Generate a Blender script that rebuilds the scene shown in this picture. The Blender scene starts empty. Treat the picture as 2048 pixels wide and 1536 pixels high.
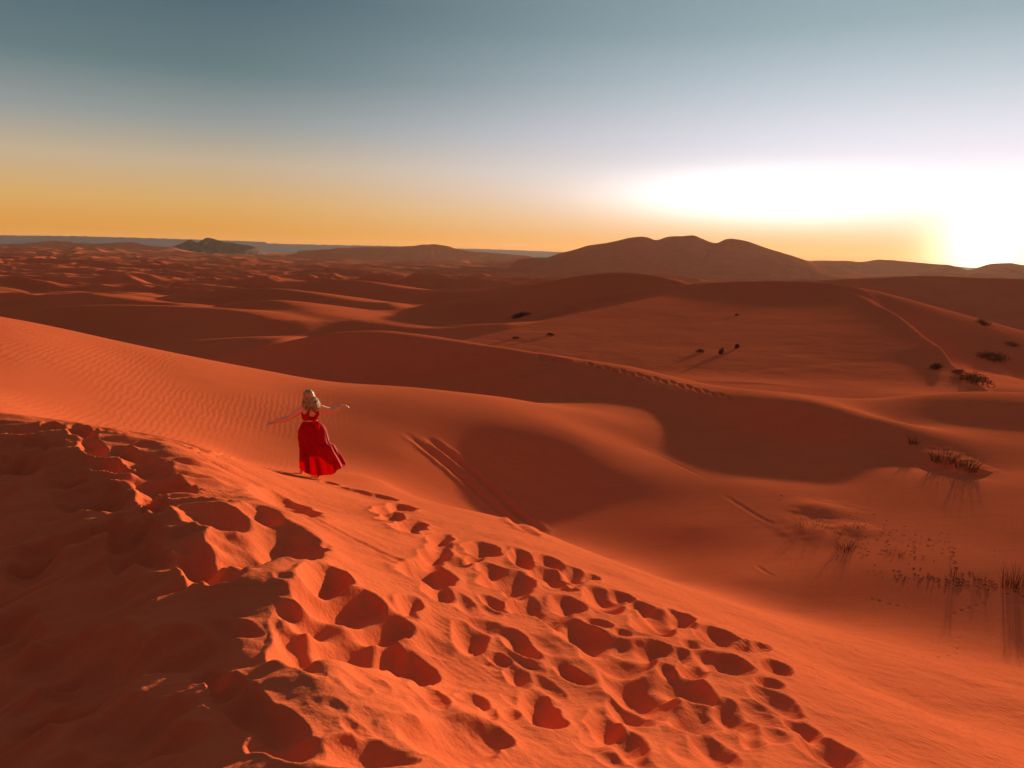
import bpy, math, random
import numpy as np
from mathutils import Vector, Matrix

SC = bpy.context.scene
COL = SC.collection
R = math.radians
random.seed(4)

# ------------------------------------------------------------------ camera
F_PX = 1547.0                      # focal length in pixels of the 2048 px wide photograph
PITCH, ROLL = R(9.47), R(1.53)
cp, sp, cr, sr = math.cos(PITCH), math.sin(PITCH), math.cos(ROLL), math.sin(ROLL)
FWD = np.array([0, cp, -sp]); UP0 = np.array([0, sp, cp]); RT0 = np.array([1.0, 0, 0])
RT = RT0 * cr + UP0 * sr
UP = -RT0 * sr + UP0 * cr
cam = bpy.data.objects.new('camera', bpy.data.cameras.new('camera'))
COL.objects.link(cam)
cam.data.sensor_width = 36
cam.data.lens = 36 * F_PX / 2048
cam.data.clip_start, cam.data.clip_end = 0.05, 60000
cam.matrix_world = Matrix(((RT[0], UP[0], -FWD[0], 0), (RT[1], UP[1], -FWD[1], 0),
                           (RT[2], UP[2], -FWD[2], 0), (0, 0, 0, 1)))
SC.camera = cam

# ------------------------------------------------------------------ sun, sky, exposure
SUN_AZ, SUN_EL = R(30.9), R(5.0)   # azimuth clockwise from +Y
SKY_SUN_EL = R(0.95)               # where the disc stands over the ridge
sun = bpy.data.objects.new('sun', bpy.data.lights.new('sun', 'SUN'))
COL.objects.link(sun)
sun.data.energy = 4.8
sun.data.angle = R(1.0)
sun.data.color = (1.0, 0.82, 0.52)
sd = Vector((math.sin(SUN_AZ) * math.cos(SUN_EL), math.cos(SUN_AZ) * math.cos(SUN_EL), math.sin(SUN_EL)))
sun.rotation_euler = sd.to_track_quat('Z', 'Y').to_euler()
sun.location = (60, 100, 40)

SC.view_settings.view_transform = 'Standard'
SC.view_settings.look = 'None'
SC.view_settings.gamma = 1
SC.view_settings.use_curve_mapping = False
SC.view_settings.exposure = 1.05
SKY_STRENGTH = 0.5

def lin(c):
    out = []
    for v in c[:3]:
        v /= 255.0
        out.append(v / 12.92 if v <= 0.04045 else ((v + 0.055) / 1.055) ** 2.4)
    return (*out, 1.0)

class NT:
    """small helper to write node trees"""
    def __init__(self, tree):
        self.t = tree; self.n = tree.nodes; self.l = tree.links
    def node(self, kind, **kw):
        n = self.n.new(kind)
        for k, v in kw.items():
            setattr(n, k, v)
        return n
    def put(self, sock, v):
        if isinstance(v, bpy.types.NodeSocket):
            self.l.new(v, sock)
        else:
            sock.default_value = v
    def math(self, op, a, b=None, c=None, clamp=False):
        n = self.node('ShaderNodeMath', operation=op, use_clamp=clamp)
        self.put(n.inputs[0], a)
        if b is not None: self.put(n.inputs[1], b)
        if c is not None: self.put(n.inputs[2], c)
        return n.outputs[0]
    def vmath(self, op, a, b=None):
        n = self.node('ShaderNodeVectorMath', operation=op)
        self.put(n.inputs[0], a)
        if b is not None: self.put(n.inputs[1], b)
        return n.outputs['Value'] if op in ('DOT_PRODUCT', 'LENGTH') else n.outputs[0]
    def range(self, v, a, b, c=0.0, d=1.0, smooth=False):
        n = self.node('ShaderNodeMapRange')
        n.interpolation_type = 'SMOOTHSTEP' if smooth else 'LINEAR'
        self.put(n.inputs['Value'], v)
        for k, x in zip(('From Min', 'From Max', 'To Min', 'To Max'), (a, b, c, d)):
            self.put(n.inputs[k], x)
        return n.outputs['Result']
    def mix(self, f, a, b, mode='MIX'):
        n = self.node('ShaderNodeMix', data_type='RGBA', blend_type=mode)
        self.put(n.inputs[0], f); self.put(n.inputs[6], a); self.put(n.inputs[7], b)
        return n.outputs[2]
    def ramp(self, f, stops):
        n = self.node('ShaderNodeValToRGB')
        e = n.color_ramp.elements
        while len(e) < len(stops): e.new(0.5)
        for el, (p, c) in zip(e, stops):
            el.position = p; el.color = c
        self.put(n.inputs[0], f)
        return n.outputs[0]
    def noise(self, vec, scale, detail=3, rough=0.5, dist=0.0, dim='3D'):
        n = self.node('ShaderNodeTexNoise', noise_dimensions=dim)
        self.put(n.inputs['Vector'], vec)
        n.inputs['Scale'].default_value = scale
        n.inputs['Detail'].default_value = detail
        n.inputs['Roughness'].default_value = rough
        n.inputs['Distortion'].default_value = dist
        return n.outputs['Fac']

world = bpy.data.worlds.new('World'); SC.world = world
world.use_nodes = True
w = NT(world.node_tree); w.n.clear()
tc = w.node('ShaderNodeTexCoord')
dirv = w.vmath('NORMALIZE', tc.outputs['Generated'])
sep = w.node('ShaderNodeSeparateXYZ'); w.l.new(dirv, sep.inputs[0])
elev = w.math('MULTIPLY', w.math('ARCSINE', sep.outputs['Z']), 180 / math.pi)
flat = w.node('ShaderNodeCombineXYZ'); w.l.new(sep.outputs['X'], flat.inputs[0]); w.l.new(sep.outputs['Y'], flat.inputs[1])
az_dot = w.vmath('DOT_PRODUCT', w.vmath('NORMALIZE', flat.outputs[0]), (math.sin(SUN_AZ), math.cos(SUN_AZ), 0))
az_diff = w.math('MULTIPLY', w.math('ARCCOSINE', w.math('MINIMUM', az_dot, 1.0)), 180 / math.pi)
disc_dir = (math.sin(SUN_AZ) * math.cos(SKY_SUN_EL), math.cos(SUN_AZ) * math.cos(SKY_SUN_EL), math.sin(SKY_SUN_EL))
ang = w.math('MULTIPLY', w.math('ARCCOSINE', w.math('MINIMUM', w.vmath('DOT_PRODUCT', dirv, disc_dir), 1.0)), 180 / math.pi)
fe = w.math('DIVIDE', elev, 45.0)
def stops(lst): return [(d / 45.0, lin(c)) for d, c in lst]
away = w.ramp(fe, stops([(0, (210, 138, 58)), (1.2, (214, 148, 64)), (3.0, (211, 165, 100)), (5.6, (190, 171, 143)),
                         (8.2, (146, 152, 150)), (11.5, (100, 122, 126)), (16, (78, 102, 112)), (34, (100, 112, 124))]))
toward = w.ramp(fe, stops([(0, (234, 130, 58)), (0.9, (242, 176, 106)), (2.2, (243, 204, 164)), (4.4, (243, 228, 226)), (6.0, (238, 233, 241)),
                           (8.4, (222, 222, 233)), (11.8, (186, 198, 208)), (15, (152, 172, 180)), (20, (128, 151, 162)), (36, (120, 138, 150))]))
near_sun = w.range(az_diff, 54.0, 5.0, 0.0, 1.0, smooth=True)
behind = w.ramp(fe, stops([(0, (130, 98, 92)), (2.5, (138, 108, 104)), (6.0, (122, 112, 116)), (14, (100, 107, 117)), (34, (100, 112, 124))]))
away = w.mix(w.range(az_diff, 68.0, 150.0, 0.0, 1.0, smooth=True), away, behind)
sky = w.mix(near_sun, away, toward)
glow = w.math('EXPONENT', w.math('MULTIPLY', w.math('POWER', w.math('DIVIDE', ang, 2.6), 2.0), -1.0))
glow2 = w.math('EXPONENT', w.math('DIVIDE', ang, -3.5))
disc = w.range(ang, 0.42, 0.30, 0.0, 14.0)
def scaled(col, f):
    n = w.node('ShaderNodeVectorMath', operation='SCALE'); n.inputs[0].default_value = col; w.put(n.inputs['Scale'], f); return n.outputs[0]
band_e = w.math('EXPONENT', w.math('MULTIPLY', w.math('POWER', w.math('DIVIDE', w.math('SUBTRACT', elev, 4.3), 1.6), 2.0), -1.0))
band_a = w.math('EXPONENT', w.math('MULTIPLY', w.math('POWER', w.math('DIVIDE', w.math('SUBTRACT', az_diff, 13.0), 9.5), 2.0), -1.0))
band = w.math('MULTIPLY', band_e, band_a)
sky = w.vmath('ADD', sky, scaled((0.85, 0.79, 0.75), band))
tot = w.vmath('ADD', w.vmath('ADD', sky, scaled((1.6, 1.4, 1.1), glow)), w.vmath('ADD', scaled((0.20, 0.15, 0.09), glow2), scaled((1.0, 0.85, 0.6), disc)))
# a little of the physical sky goes into the gradient so the unseen part behaves like real air
nis = w.node('ShaderNodeTexSky', sky_type='NISHITA')
nis.sun_disc = False; nis.sun_elevation = SUN_EL; nis.sun_rotation = SUN_AZ
nis.air_density = 1.0; nis.dust_density = 2.0; nis.altitude = 800
tot = w.vmath('ADD', tot, w.vmath('MULTIPLY', nis.outputs[0], (0.0004, 0.0004, 0.0004)))
bg = w.node('ShaderNodeBackground'); w.l.new(tot, bg.inputs['Color']); bg.inputs['Strength'].default_value = SKY_STRENGTH
wo = w.node('ShaderNodeOutputWorld'); w.l.new(bg.outputs[0], wo.inputs['Surface'])

SC.cycles.use_denoising = True
SC.cycles.max_bounces = 6
SC.cycles.diffuse_bounces = 2
SC.cycles.volume_bounces = 0
SC.cycles.volume_step_rate = 1.0

# ------------------------------------------------------------------ materials
def new_mat(name):
    m = bpy.data.materials.new(name); m.use_nodes = True
    t = NT(m.node_tree); t.n.clear()
    out = t.node('ShaderNodeOutputMaterial')
    return m, t, out

SAND = (0.68, 0.124, 0.047)
SAND_B = (0.60, 0.110, 0.043)
def sand_material(name, fine=True):
    m, t, out = new_mat(name)
    geo = t.node('ShaderNodeNewGeometry'); P = geo.outputs['Position']
    b = t.node('ShaderNodeBsdfDiffuse'); b.inputs['Roughness'].default_value = 0.3
    big = t.noise(P, 0.05, 4, 0.55)
    mid = t.noise(P, 1.7, 5, 0.6)
    c = t.mix(t.range(big, 0.35, 0.65), (*SAND, 1), (*SAND_B, 1))
    c = t.mix(t.range(mid, 0.35, 0.75, 0, 0.35), c, (0.73, 0.146, 0.057, 1))
    mp0 = t.node('ShaderNodeMapping'); mp0.inputs['Rotation'].default_value = (0, 0, R(38)); mp0.inputs['Scale'].default_value = (0.5, 4.0, 1.0); t.l.new(P, mp0.inputs['Vector'])
    streak = t.noise(mp0.outputs[0], 1.6, 5, 0.65, 0.6)
    c = t.mix(t.range(streak, 0.50, 0.72, 0, 0.30), c, (0.46, 0.085, 0.034, 1))
    if fine:
        gr = t.noise(P, 700, 2, 0.7)
        c = t.mix(t.range(gr, 0.30, 0.42, 0.35, 0.0), c, (0.30, 0.055, 0.02, 1))
        h = t.noise(P, 260, 3, 0.7)
        rough_sand = t.noise(P, 34, 6, 0.62)
        a1 = t.node('ShaderNodeAttribute', attribute_name='ripple_slope'); a2 = t.node('ShaderNodeAttribute', attribute_name='ripple_near')
        def wave(rot, scale, dist, dscale):
            mp = t.node('ShaderNodeMapping'); mp.inputs['Rotation'].default_value = (0, 0, rot); t.l.new(P, mp.inputs['Vector'])
            wv = t.node('ShaderNodeTexWave', wave_type='BANDS', bands_direction='X', wave_profile='SIN')
            t.l.new(mp.outputs[0], wv.inputs['Vector'])
            wv.inputs['Scale'].default_value = scale; wv.inputs['Distortion'].default_value = dist
            wv.inputs['Detail'].default_value = 2; wv.inputs['Detail Scale'].default_value = dscale
            return wv.outputs['Fac']
        # wave texture: one band per 2*pi/(20*scale) metres
        w1 = t.math('MULTIPLY', wave(R(-14), 2.4, 5.0, 0.9), a1.outputs['Fac'])
        w2 = t.math('MULTIPLY', wave(R(-45), 5.2, 5.5, 0.8), a2.outputs['Fac'])
        bp0 = t.node('ShaderNodeBump'); bp0.inputs['Distance'].default_value = 0.003; bp0.inputs['Strength'].default_value = 1.0
        t.l.new(w1, bp0.inputs['Height'])
        bp1 = t.node('ShaderNodeBump'); bp1.inputs['Distance'].default_value = 0.0036; bp1.inputs['Strength'].default_value = 1.0
        t.l.new(w2, bp1.inputs['Height']); t.l.new(bp0.outputs[0], bp1.inputs['Normal'])
        bp2 = t.node('ShaderNodeBump'); bp2.inputs['Distance'].default_value = 0.009; bp2.inputs['Strength'].default_value = 0.8
        t.l.new(rough_sand, bp2.inputs['Height']); t.l.new(bp1.outputs[0], bp2.inputs['Normal'])
        bp3 = t.node('ShaderNodeBump'); bp3.inputs['Distance'].default_value = 0.0008; bp3.inputs['Strength'].default_value = 0.7
        t.l.new(h, bp3.inputs['Height']); t.l.new(bp2.outputs[0], bp3.inputs['Normal'])
        t.l.new(bp3.outputs[0], b.inputs['Normal'])
    else:
        h = t.noise(P, 0.12, 6, 0.6)
        bp = t.node('ShaderNodeBump'); bp.inputs['Distance'].default_value = 0.5; bp.inputs['Strength'].default_value = 0.5
        t.l.new(h, bp.inputs['Height']); t.l.new(bp.outputs[0], b.inputs['Normal'])
    t.l.new(c, b.inputs['Color']); t.l.new(b.outputs[0], out.inputs['Surface'])
    return m
M_SAND = sand_material('red_sand')
M_FAR = sand_material('far_red_sand', fine=False)

def plain_material(name, col, col2, scale, rough=0.85, bump=0.0, translucent=0.0, spec=0.2):
    m, t, out = new_mat(name)
    tc = t.node('ShaderNodeTexCoord'); P = tc.outputs['Object']
    b = t.node('ShaderNodeBsdfPrincipled'); b.inputs['Roughness'].default_value = rough
    b.inputs['Specular IOR Level'].default_value = spec
    n = t.noise(P, scale, 4, 0.6)
    c = t.mix(t.range(n, 0.35, 0.65), (*col, 1), (*col2, 1))
    t.l.new(c, b.inputs['Base Color'])
    if bump:
        bp = t.node('ShaderNodeBump'); bp.inputs['Distance'].default_value = bump
        t.l.new(n, bp.inputs['Height']); t.l.new(bp.outputs[0], b.inputs['Normal'])
    s = b.outputs[0]
    if translucent:
        tr = t.node('ShaderNodeBsdfTranslucent'); t.l.new(c, tr.inputs['Color'])
        mx = t.node('ShaderNodeMixShader'); mx.inputs[0].default_value = translucent
        t.l.new(s, mx.inputs[1]); t.l.new(tr.outputs[0], mx.inputs[2]); s = mx.outputs[0]
    t.l.new(s, out.inputs['Surface'])
    return m
M_ROCK = plain_material('dark_rock', (0.085, 0.05, 0.045), (0.12, 0.065, 0.05), 0.01, bump=6, spec=0.0, rough=1.0)
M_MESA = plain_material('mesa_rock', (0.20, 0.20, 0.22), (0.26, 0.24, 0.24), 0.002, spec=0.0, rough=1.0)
M_SKIN = plain_material('skin', (0.66, 0.29, 0.165), (0.58, 0.24, 0.13), 9, rough=0.5, spec=0.35)
M_RED = plain_material('red_cloth', (0.66, 0.004, 0.011), (0.56, 0.003, 0.009), 22, rough=0.75, bump=0.002, translucent=0.55)
M_HAIR = plain_material('blonde_hair', (0.72, 0.48, 0.22), (0.34, 0.19, 0.08), 16, rough=0.5, translucent=0.2, spec=0.4)
M_HAIR2 = plain_material('dark_blonde_roots', (0.20, 0.11, 0.05), (0.14, 0.075, 0.035), 18, rough=0.5)
M_GRASS = plain_material('dry_grass', (0.13, 0.065, 0.030), (0.20, 0.10, 0.045), 6, translucent=0.25, spec=0.0, rough=1.0)
M_SHRUB = plain_material('dark_shrub', (0.16, 0.060, 0.030), (0.24, 0.09, 0.04), 3, spec=0.0, rough=1.0)
M_TWIG = plain_material('dead_twig', (0.07, 0.030, 0.018), (0.11, 0.045, 0.025), 20, spec=0.0, rough=1.0)
M_NAIL = plain_material('eye_white', (0.75, 0.72, 0.68), (0.7, 0.68, 0.64), 5, rough=0.3)
M_LIP = plain_material('lip', (0.45, 0.12, 0.10), (0.40, 0.10, 0.09), 30, rough=0.4)

# ------------------------------------------------------------------ helpers
def ray(u, v):
    u = np.asarray(u, float); v = np.asarray(v, float)
    a = (u - 1024) / F_PX; b = -(v - 768) / F_PX
    return FWD[None] + a[:, None] * RT[None] + b[:, None] * UP[None]
def PY(u, v, y):
    d = ray([u], [v])[0]; return d * (y / d[1])
def PZ(u, v, z):
    d = ray([u], [v])[0]; return d * (z / d[2])

_rng = np.random.RandomState(11)
_perm = _rng.permutation(512)
_ga = _rng.rand(512) * 2 * np.pi
_gx, _gy = np.cos(_ga), np.sin(_ga)
def gn(x, y, seed=0):
    """2-D gradient noise, about -0.7 .. 0.7"""
    x = np.asarray(x, float) + seed * 17.31; y = np.asarray(y, float) - seed * 9.77
    xi = np.floor(x).astype(np.int64); yi = np.floor(y).astype(np.int64)
    xf = x - xi; yf = y - yi
    u = xf * xf * xf * (xf * (xf * 6 - 15) + 10); v = yf * yf * yf * (yf * (yf * 6 - 15) + 10)
    def g(ix, iy, dx, dy):
        h = _perm[(_perm[(ix & 511)] + iy) & 511]
        return _gx[h] * dx + _gy[h] * dy
    a = g(xi, yi, xf, yf); b = g(xi + 1, yi, xf - 1, yf)
    c = g(xi, yi + 1, xf, yf - 1); d = g(xi + 1, yi + 1, xf - 1, yf - 1)
    return (a + u * (b - a)) * (1 - v) + (c + u * (d - c)) * v
def fbm(x, y, oct=3, seed=0):
    s = 0; a = 1.0
    for k in range(oct):
        s = s + a * gn(x * 2 ** k, y * 2 ** k, seed + k); a *= 0.5
    return s
def sst(a, b, x):
    if isinstance(x, (int, float)):
        t = min(1.0, max(0.0, (x - a) / (b - a))); return t * t * (3 - 2 * t)
    t = np.clip((x - a) / (b - a), 0, 1); return t * t * (3 - 2 * t)
def spline(pts, n):
    """Catmull-Rom through pts"""
    p = np.asarray(pts, float)
    p = np.vstack([2 * p[0] - p[1], p, 2 * p[-1] - p[-2]])
    out = []
    m = len(p) - 3
    for t in np.linspace(0, m - 1e-9, n):
        i = int(t); f = t - i
        p0, p1, p2, p3 = p[i:i + 4]
        out.append(0.5 * (2 * p1 + (p2 - p0) * f + (2 * p0 - 5 * p1 + 4 * p2 - p3) * f * f + (3 * p1 - p0 - 3 * p2 + p3) * f ** 3))
    return np.array(out)

# ------------------------------------------------------------------ terrain: control points of the near dunes
# label, point; px points are given by where a crest or face stands and how far away it is
CP = []
def cy(lab, *pts):
    for u, v, y in pts: CP.append((lab, PY(u, v, y)))
def cz(lab, *pts):
    for u, v, z in pts: CP.append((lab, PZ(u, v, z)))
def cw(lab, *pts):
    for p in pts: CP.append((lab, np.array(p, float)))

# the trampled dune the camera stands on
cz('near', (660, 1536, -1.45), (600, 1330, -1.58), (560, 1150, -1.80), (450, 1010, -2.05), (345, 910, -2.32),
   (200, 868, -2.34), (0, 830, -2.30), (0, 1536, -2.20), (0, 1300, -2.45), (0, 1150, -2.52), (0, 1000, -2.50), (0, 900, -2.42),
   (300, 1536, -1.82), (250, 1250, -2.15), (200, 1050, -2.40), (420, 1250, -1.88))
cy('near', (700, 1100, 6.1), (850, 1035, 10.3), (1000, 1075, 9.4), (1180, 1150, 8.2), (1450, 1260, 6.8), (1650, 1345, 6.0),
   (900, 1200, 5.3), (800, 1350, 3.7), (1024, 1536, 2.5), (1200, 1400, 3.85), (1300, 1300, 5.1), (1500, 1536, 2.95),
   (1500, 1400, 4.25), (1800, 1536, 3.7), (2048, 1520, 4.7), (640, 957, 13.2), (500, 930, 11.0), (560, 1000, 9.0),
   (760, 1000, 11.8), (1850, 1430, 5.9))
cw('near', (0, 0, -1.50), (-0.3, 1, -1.42), (0, -4, -1.2), (-6, -4, -3.3), (6, -4, -3.0), (0, -14, -1.5), (-14, -8, -5), (14, -8, -5.5),
   (-6, 3, -3.0), (5.5, 2.5, -3.3), (8, 4, -4.5))
# bowl and slope behind the woman
def col(lab, u, v0, y0, steps):
    """points down the face below a crest: at each picture row, reached with the given fall per metre"""
    p = PY(u, v0, y0); CP.append((lab, p)); Y, z = y0, p[2]
    for v, sl in steps:
        d = ray([u], [v])[0]; t = d[2] / d[1]
        Y2 = (z - sl * Y) / (t - sl); z = t * Y2; Y = Y2
        CP.append((lab, d * (Y / d[1])))
col('mid', 0, 635, 22, [(700, .02), (780, .19), (825, .0)])
col('mid', 200, 673, 23, [(740, .02), (820, .17), (855, .02)])
col('mid', 430, 722, 24, [(770, .0), (850, .14), (900, .01)])
col('mid', 620, 757, 25.5, [(800, -.03), (880, .11), (935, .03)])
col('mid', 800, 775, 27, [(830, -.04), (905, .17), (985, .04)])
col('mid', 1000, 795, 28, [(850, -.04), (950, .29), (1050, .16)])
col('mid', 1150, 815, 28.5, [(870, -.04), (960, .22), (1060, .10)])
cy('mid', (1240, 848, 26), (1300, 900, 24), (1300, 1000, 19))
cw('mid', (-7.5, 11.6, -2.95), (-5.5, 15.2, -4.2), (-2.6, 15.6, -4.7), (0.2, 13.4, -4.8), (1.6, 12.0, -4.85), (3.0, 10.4, -4.75), (-26, 22, -0.6), (-40, 24, 0.5), (-26, 12, -1.6), (-15, 29, -4.6), (-8, 33, -6.6), (-2, 34, -6.8), (-22, 30, -3.5))
# valley floor and the lit bank at the right
cy('valley', (1800, 1400, 6.7), (1900, 1350, 8.3), (2048, 1400, 7.6), (2048, 1310, 10.4), (1800, 1260, 11.1), (1600, 1230, 11.7),
   (1350, 1170, 13.2), (1800, 1150, 13.25), (2030, 1160, 13.1), (1600, 1100, 14.7), (1400, 1050, 16.6), (1650, 1060, 15.8),
   (1900, 1050, 16.0), (2048, 950, 20.2), (1900, 950, 20.3), (1500, 1160, 13.2), (1200, 1120, 14.8))
cw('valley', (20, 13, -5.5), (21, 20, -5.4), (14, 4, -5.8))
# the ridge with the far trail of footprints, its spur and faces
cy('ridge', (1150, 735, 37.5), (1250, 790, 32.5), (1400, 900, 24.6), (1500, 970, 19.7), (1130, 717, 39.5), (1200, 733, 37), (1300, 760, 35), (1390, 780, 32.5),
   (1480, 792, 30.5), (1600, 805, 28.5), (1690, 818, 27.3), (1741, 838, 25.6), (1826, 902, 22.9), (1860, 926, 22.1), (1550, 880, 25.8), (1400, 830, 29),
   (1700, 920, 22), (1650, 960, 20.3), (430, 724, 50), (500, 703, 49.5), (560, 688, 48.5), (650, 668, 47.5), (740, 665, 46.5), (870, 680, 44.5),
   (1000, 700, 42.5), (1080, 711, 41), (770, 770, 39.5), (900, 753, 39.9), (1010, 733, 40.2), (930, 775, 36.5), (1050, 760, 36), (640, 745, 41),
   (1724, 805, 31.5), (1824, 790, 33.5), (1924, 785, 33.5), (2048, 785, 32.5), (1870, 860, 26.5), (2000, 870, 25.6), (1800, 850, 27.6))
cw('ridge', (30, 46, -7.6), (36, 36, -6.2), (24, 27, -5.3), (-15, 62, -9.6), (0, 60, -9.6), (10, 57, -9.0), (16, 50, -8.8), (22, 50, -8.7), (4, 50, -8.7), (10, 46, -8.4), (15, 40, -7.8), (20, 38, -7.4), (-32, 55, -9.8), (-24, 44, -7.6),
   (34, 62, -8.9), (24, 64, -8.9), (-40, 40, -6), (48, 28, -8))
CX = np.array([p for _, p in CP])
CLAB = np.array([['near', 'mid', 'valley', 'ridge'].index(l) for l, _ in CP])

def tps_fit(P, smooth=0.0):
    n = len(P); d2 = (P[:, None, 0] - P[None, :, 0]) ** 2 + (P[:, None, 1] - P[None, :, 1]) ** 2
    K = 0.5 * d2 * np.log(d2 + 1e-12) + np.eye(n) * smooth
    A = np.zeros((n + 3, n + 3)); A[:n, :n] = K
    A[:n, n] = 1; A[:n, n + 1:] = P[:, :2]; A[n:, :n] = A[:n, n:].T
    return np.linalg.solve(A, np.concatenate([P[:, 2], np.zeros(3)]))
TW = tps_fit(CX, smooth=0.06)
def tps(x, y):
    x = np.asarray(x, float); y = np.asarray(y, float)
    n = len(CX); z = TW[n] + TW[n + 1] * x + TW[n + 2] * y
    for i in range(n):
        d2 = (x - CX[i, 0]) ** 2 + (y - CX[i, 1]) ** 2 + 1e-12
        z = z + (0.5 * TW[i]) * d2 * np.log(d2)
    return z

# ------------------------------------------------------------------ terrain: dunes farther out, by their crests
def roof(pts, near_slope, far_slope, rnd, slip=0.0, n=48):
    """crest points (u, v, distance) -> a dune of given flank slopes; first to last point runs left to right"""
    return spline([PY(*p) for p in pts], n), near_slope, far_slope, rnd, slip
ROOFS = [
    roof([(-260, 660, 118), (-60, 652, 122), (50, 637, 125), (150, 614, 130), (240, 610, 132), (400, 615, 128), (500, 624, 118), (560, 640, 108)], 0.36, 0.13, 4),
    roof([(440, 621, 150), (500, 606, 150), (545, 600, 148), (590, 609, 140), (640, 627, 126), (690, 636, 120), (760, 646, 112), (850, 656, 104), (940, 655, 100), (1010, 648, 98)], 0.34, 0.14, 4),
    roof([(740, 640, 150), (810, 622, 158), (875, 609, 165), (950, 596, 172), (1024, 584, 178), (1130, 560, 184), (1190, 549, 186), (1250, 545, 184),
          (1310, 552, 176), (1370, 570, 164), (1390, 574, 160)], 0.30, 0.26, 3),
    roof([(1388, 574, 160), (1430, 566, 158), (1500, 562, 155), (1600, 562, 150), (1680, 569, 145), (1730, 585, 134),
          (1780, 640, 114), (1850, 718, 92), (1930, 766, 74)], 0.042, 0.26, 3, 2.0),
    roof([(1180, 610, 150), (1300, 588, 158), (1400, 582, 156)], 0.30, 0.1, 5),
    roof([(-200, 612, 190), (60, 606, 195), (170, 586, 200), (200, 590, 196), (300, 603, 186), (350, 606, 180)], 0.33, 0.14, 4),
    roof([(330, 600, 210), (430, 588, 215), (520, 576, 222), (600, 583, 215), (700, 600, 200), (780, 606, 196)], 0.33, 0.14, 5),
    roof([(560, 566, 300), (700, 560, 310), (800, 575, 290), (900, 582, 280), (1000, 578, 285), (1080, 566, 300)], 0.33, 0.14, 5),
    roof([(1524, 792, 66), (1624, 779, 68), (1724, 767, 70), (1824, 762, 70), (1924, 767, 66), (2048, 784, 60), (2200, 800, 58)], 0.03, 0.10, 4),
    roof([(180, 700, 92), (300, 690, 94), (420, 690, 90), (560, 676, 88)], 0.22, 0.12, 4),
    roof([(1740, 560, 420), (1850, 552, 430), (1960, 556, 420), (2100, 560, 400), (2250, 570, 380)], 0.3, 0.10, 9),
]
def base_far(r):
    lr = np.log(np.maximum(r, 1))
    return np.interp(lr, np.log([40, 60, 90, 120, 200, 350, 700, 1500, 4000, 9000, 20000]), [-9.3, -9.9, -13, -15, -19.5, -25, -33, -40, -48, -56, -64])
def smax(a, b, k):
    h = np.clip(0.5 + 0.5 * (a - b) / k, 0, 1)
    return b + (a - b) * h + k * h * (1 - h)
def roof_height(x, y, rf):
    crest, s1, s2, rnd, slip = rf
    best = np.full(x.shape, 1e18); z = np.zeros(x.shape); side = np.zeros(x.shape)
    for i in range(len(crest) - 1):
        a = crest[i]; b = crest[i + 1]; d = b[:2] - a[:2]; L2 = float(d @ d) + 1e-9
        t = np.clip(((x - a[0]) * d[0] + (y - a[1]) * d[1]) / L2, 0, 1)
        px = x - (a[0] + t * d[0]); py = y - (a[1] + t * d[1])
        q = px * px + py * py
        m = q < best
        best = np.where(m, q, best); z = np.where(m, a[2] + t * (b[2] - a[2]), z)
        side = np.where(m, d[0] * py - d[1] * px, side)
    seg = np.linalg.norm(np.diff(crest[:, :2], axis=0), axis=1).mean()
    sgn = sst(-1, 1, side / (seg * seg * 2.0))
    slope = s1 * (1 - sgn) + s2 * sgn
    out = np.full(x.shape, -1e9)
    for i in range(len(crest) - 1):
        a = crest[i]; b = crest[i + 1]; d = b[:2] - a[:2]; L2 = float(d @ d) + 1e-9
        t = np.clip(((x - a[0]) * d[0] + (y - a[1]) * d[1]) / L2, 0, 1)
        q = (x - (a[0] + t * d[0])) ** 2 + (y - (a[1] + t * d[1])) ** 2
        out = np.maximum(out, a[2] + t * (b[2] - a[2]) - slope * (np.sqrt(q + rnd * rnd) - rnd))
    d0 = crest[1] - crest[0]; d1 = crest[-1] - crest[-2]
    over = np.maximum(0, -((x - crest[0, 0]) * d0[0] + (y - crest[0, 1]) * d0[1]) / np.hypot(d0[0], d0[1]))
    over = over + (0 if slip else 1) * np.maximum(0, ((x - crest[-1, 0]) * d1[0] + (y - crest[-1, 1]) * d1[1]) / np.hypot(d1[0], d1[1]))
    out = out - 0.22 * over
    if slip:
        out = out - slip * (1 - sgn) * (1 - np.exp(-np.sqrt(best) / (slip / 0.5)))
    return out
def dune_wave(x, y, lam, theta, warp, seed):
    c, s = math.cos(theta), math.sin(theta)
    p = (x * c + y * s) / lam + warp * fbm(x / (lam * 2.2), y / (lam * 2.2), 3, seed)
    t = 1 - (p - np.floor(p))
    k = 0.72
    up = t / k; dn = (1 - t) / (1 - k)
    prof = np.where(t < k, up * up * (1.6 - 0.6 * up), dn * dn * (1.35 - 0.35 * dn))
    amp = sst(-0.35, 0.45, gn(x / (lam * 1.7), y / (lam * 3.0), seed + 7))
    return prof * (0.12 + 0.88 * amp)
def far(x, y):
    r = np.hypot(x, y)
    b = base_far(r)
    az = np.arctan2(x, y)
    f1 = sst(120, 330, r)
    z = b + f1 * (6.5 * dune_wave(x, y, 58, R(78), 1.1, 3) * (1 - 0.4 * sst(1500, 4000, r)))
    z = z + sst(300, 700, r) * 11 * dune_wave(x, y, 150, R(62), 1.2, 21)
    z = z + sst(900, 2200, r) * 22 * dune_wave(x, y, 620, R(95), 1.0, 33)
    z = z + sst(220, 420, r) * (1 - sst(1100, 1800, r)) * 3.0 * dune_wave(x, y, 31, R(70), 1.0, 61)
    z = z + 1.3 * fbm(x / 38, y / 38, 3, 50) * sst(60, 120, r)
    for rf in ROOFS:
        z = smax(roof_height(x, y, rf), z, 1.6)
    return z

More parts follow.
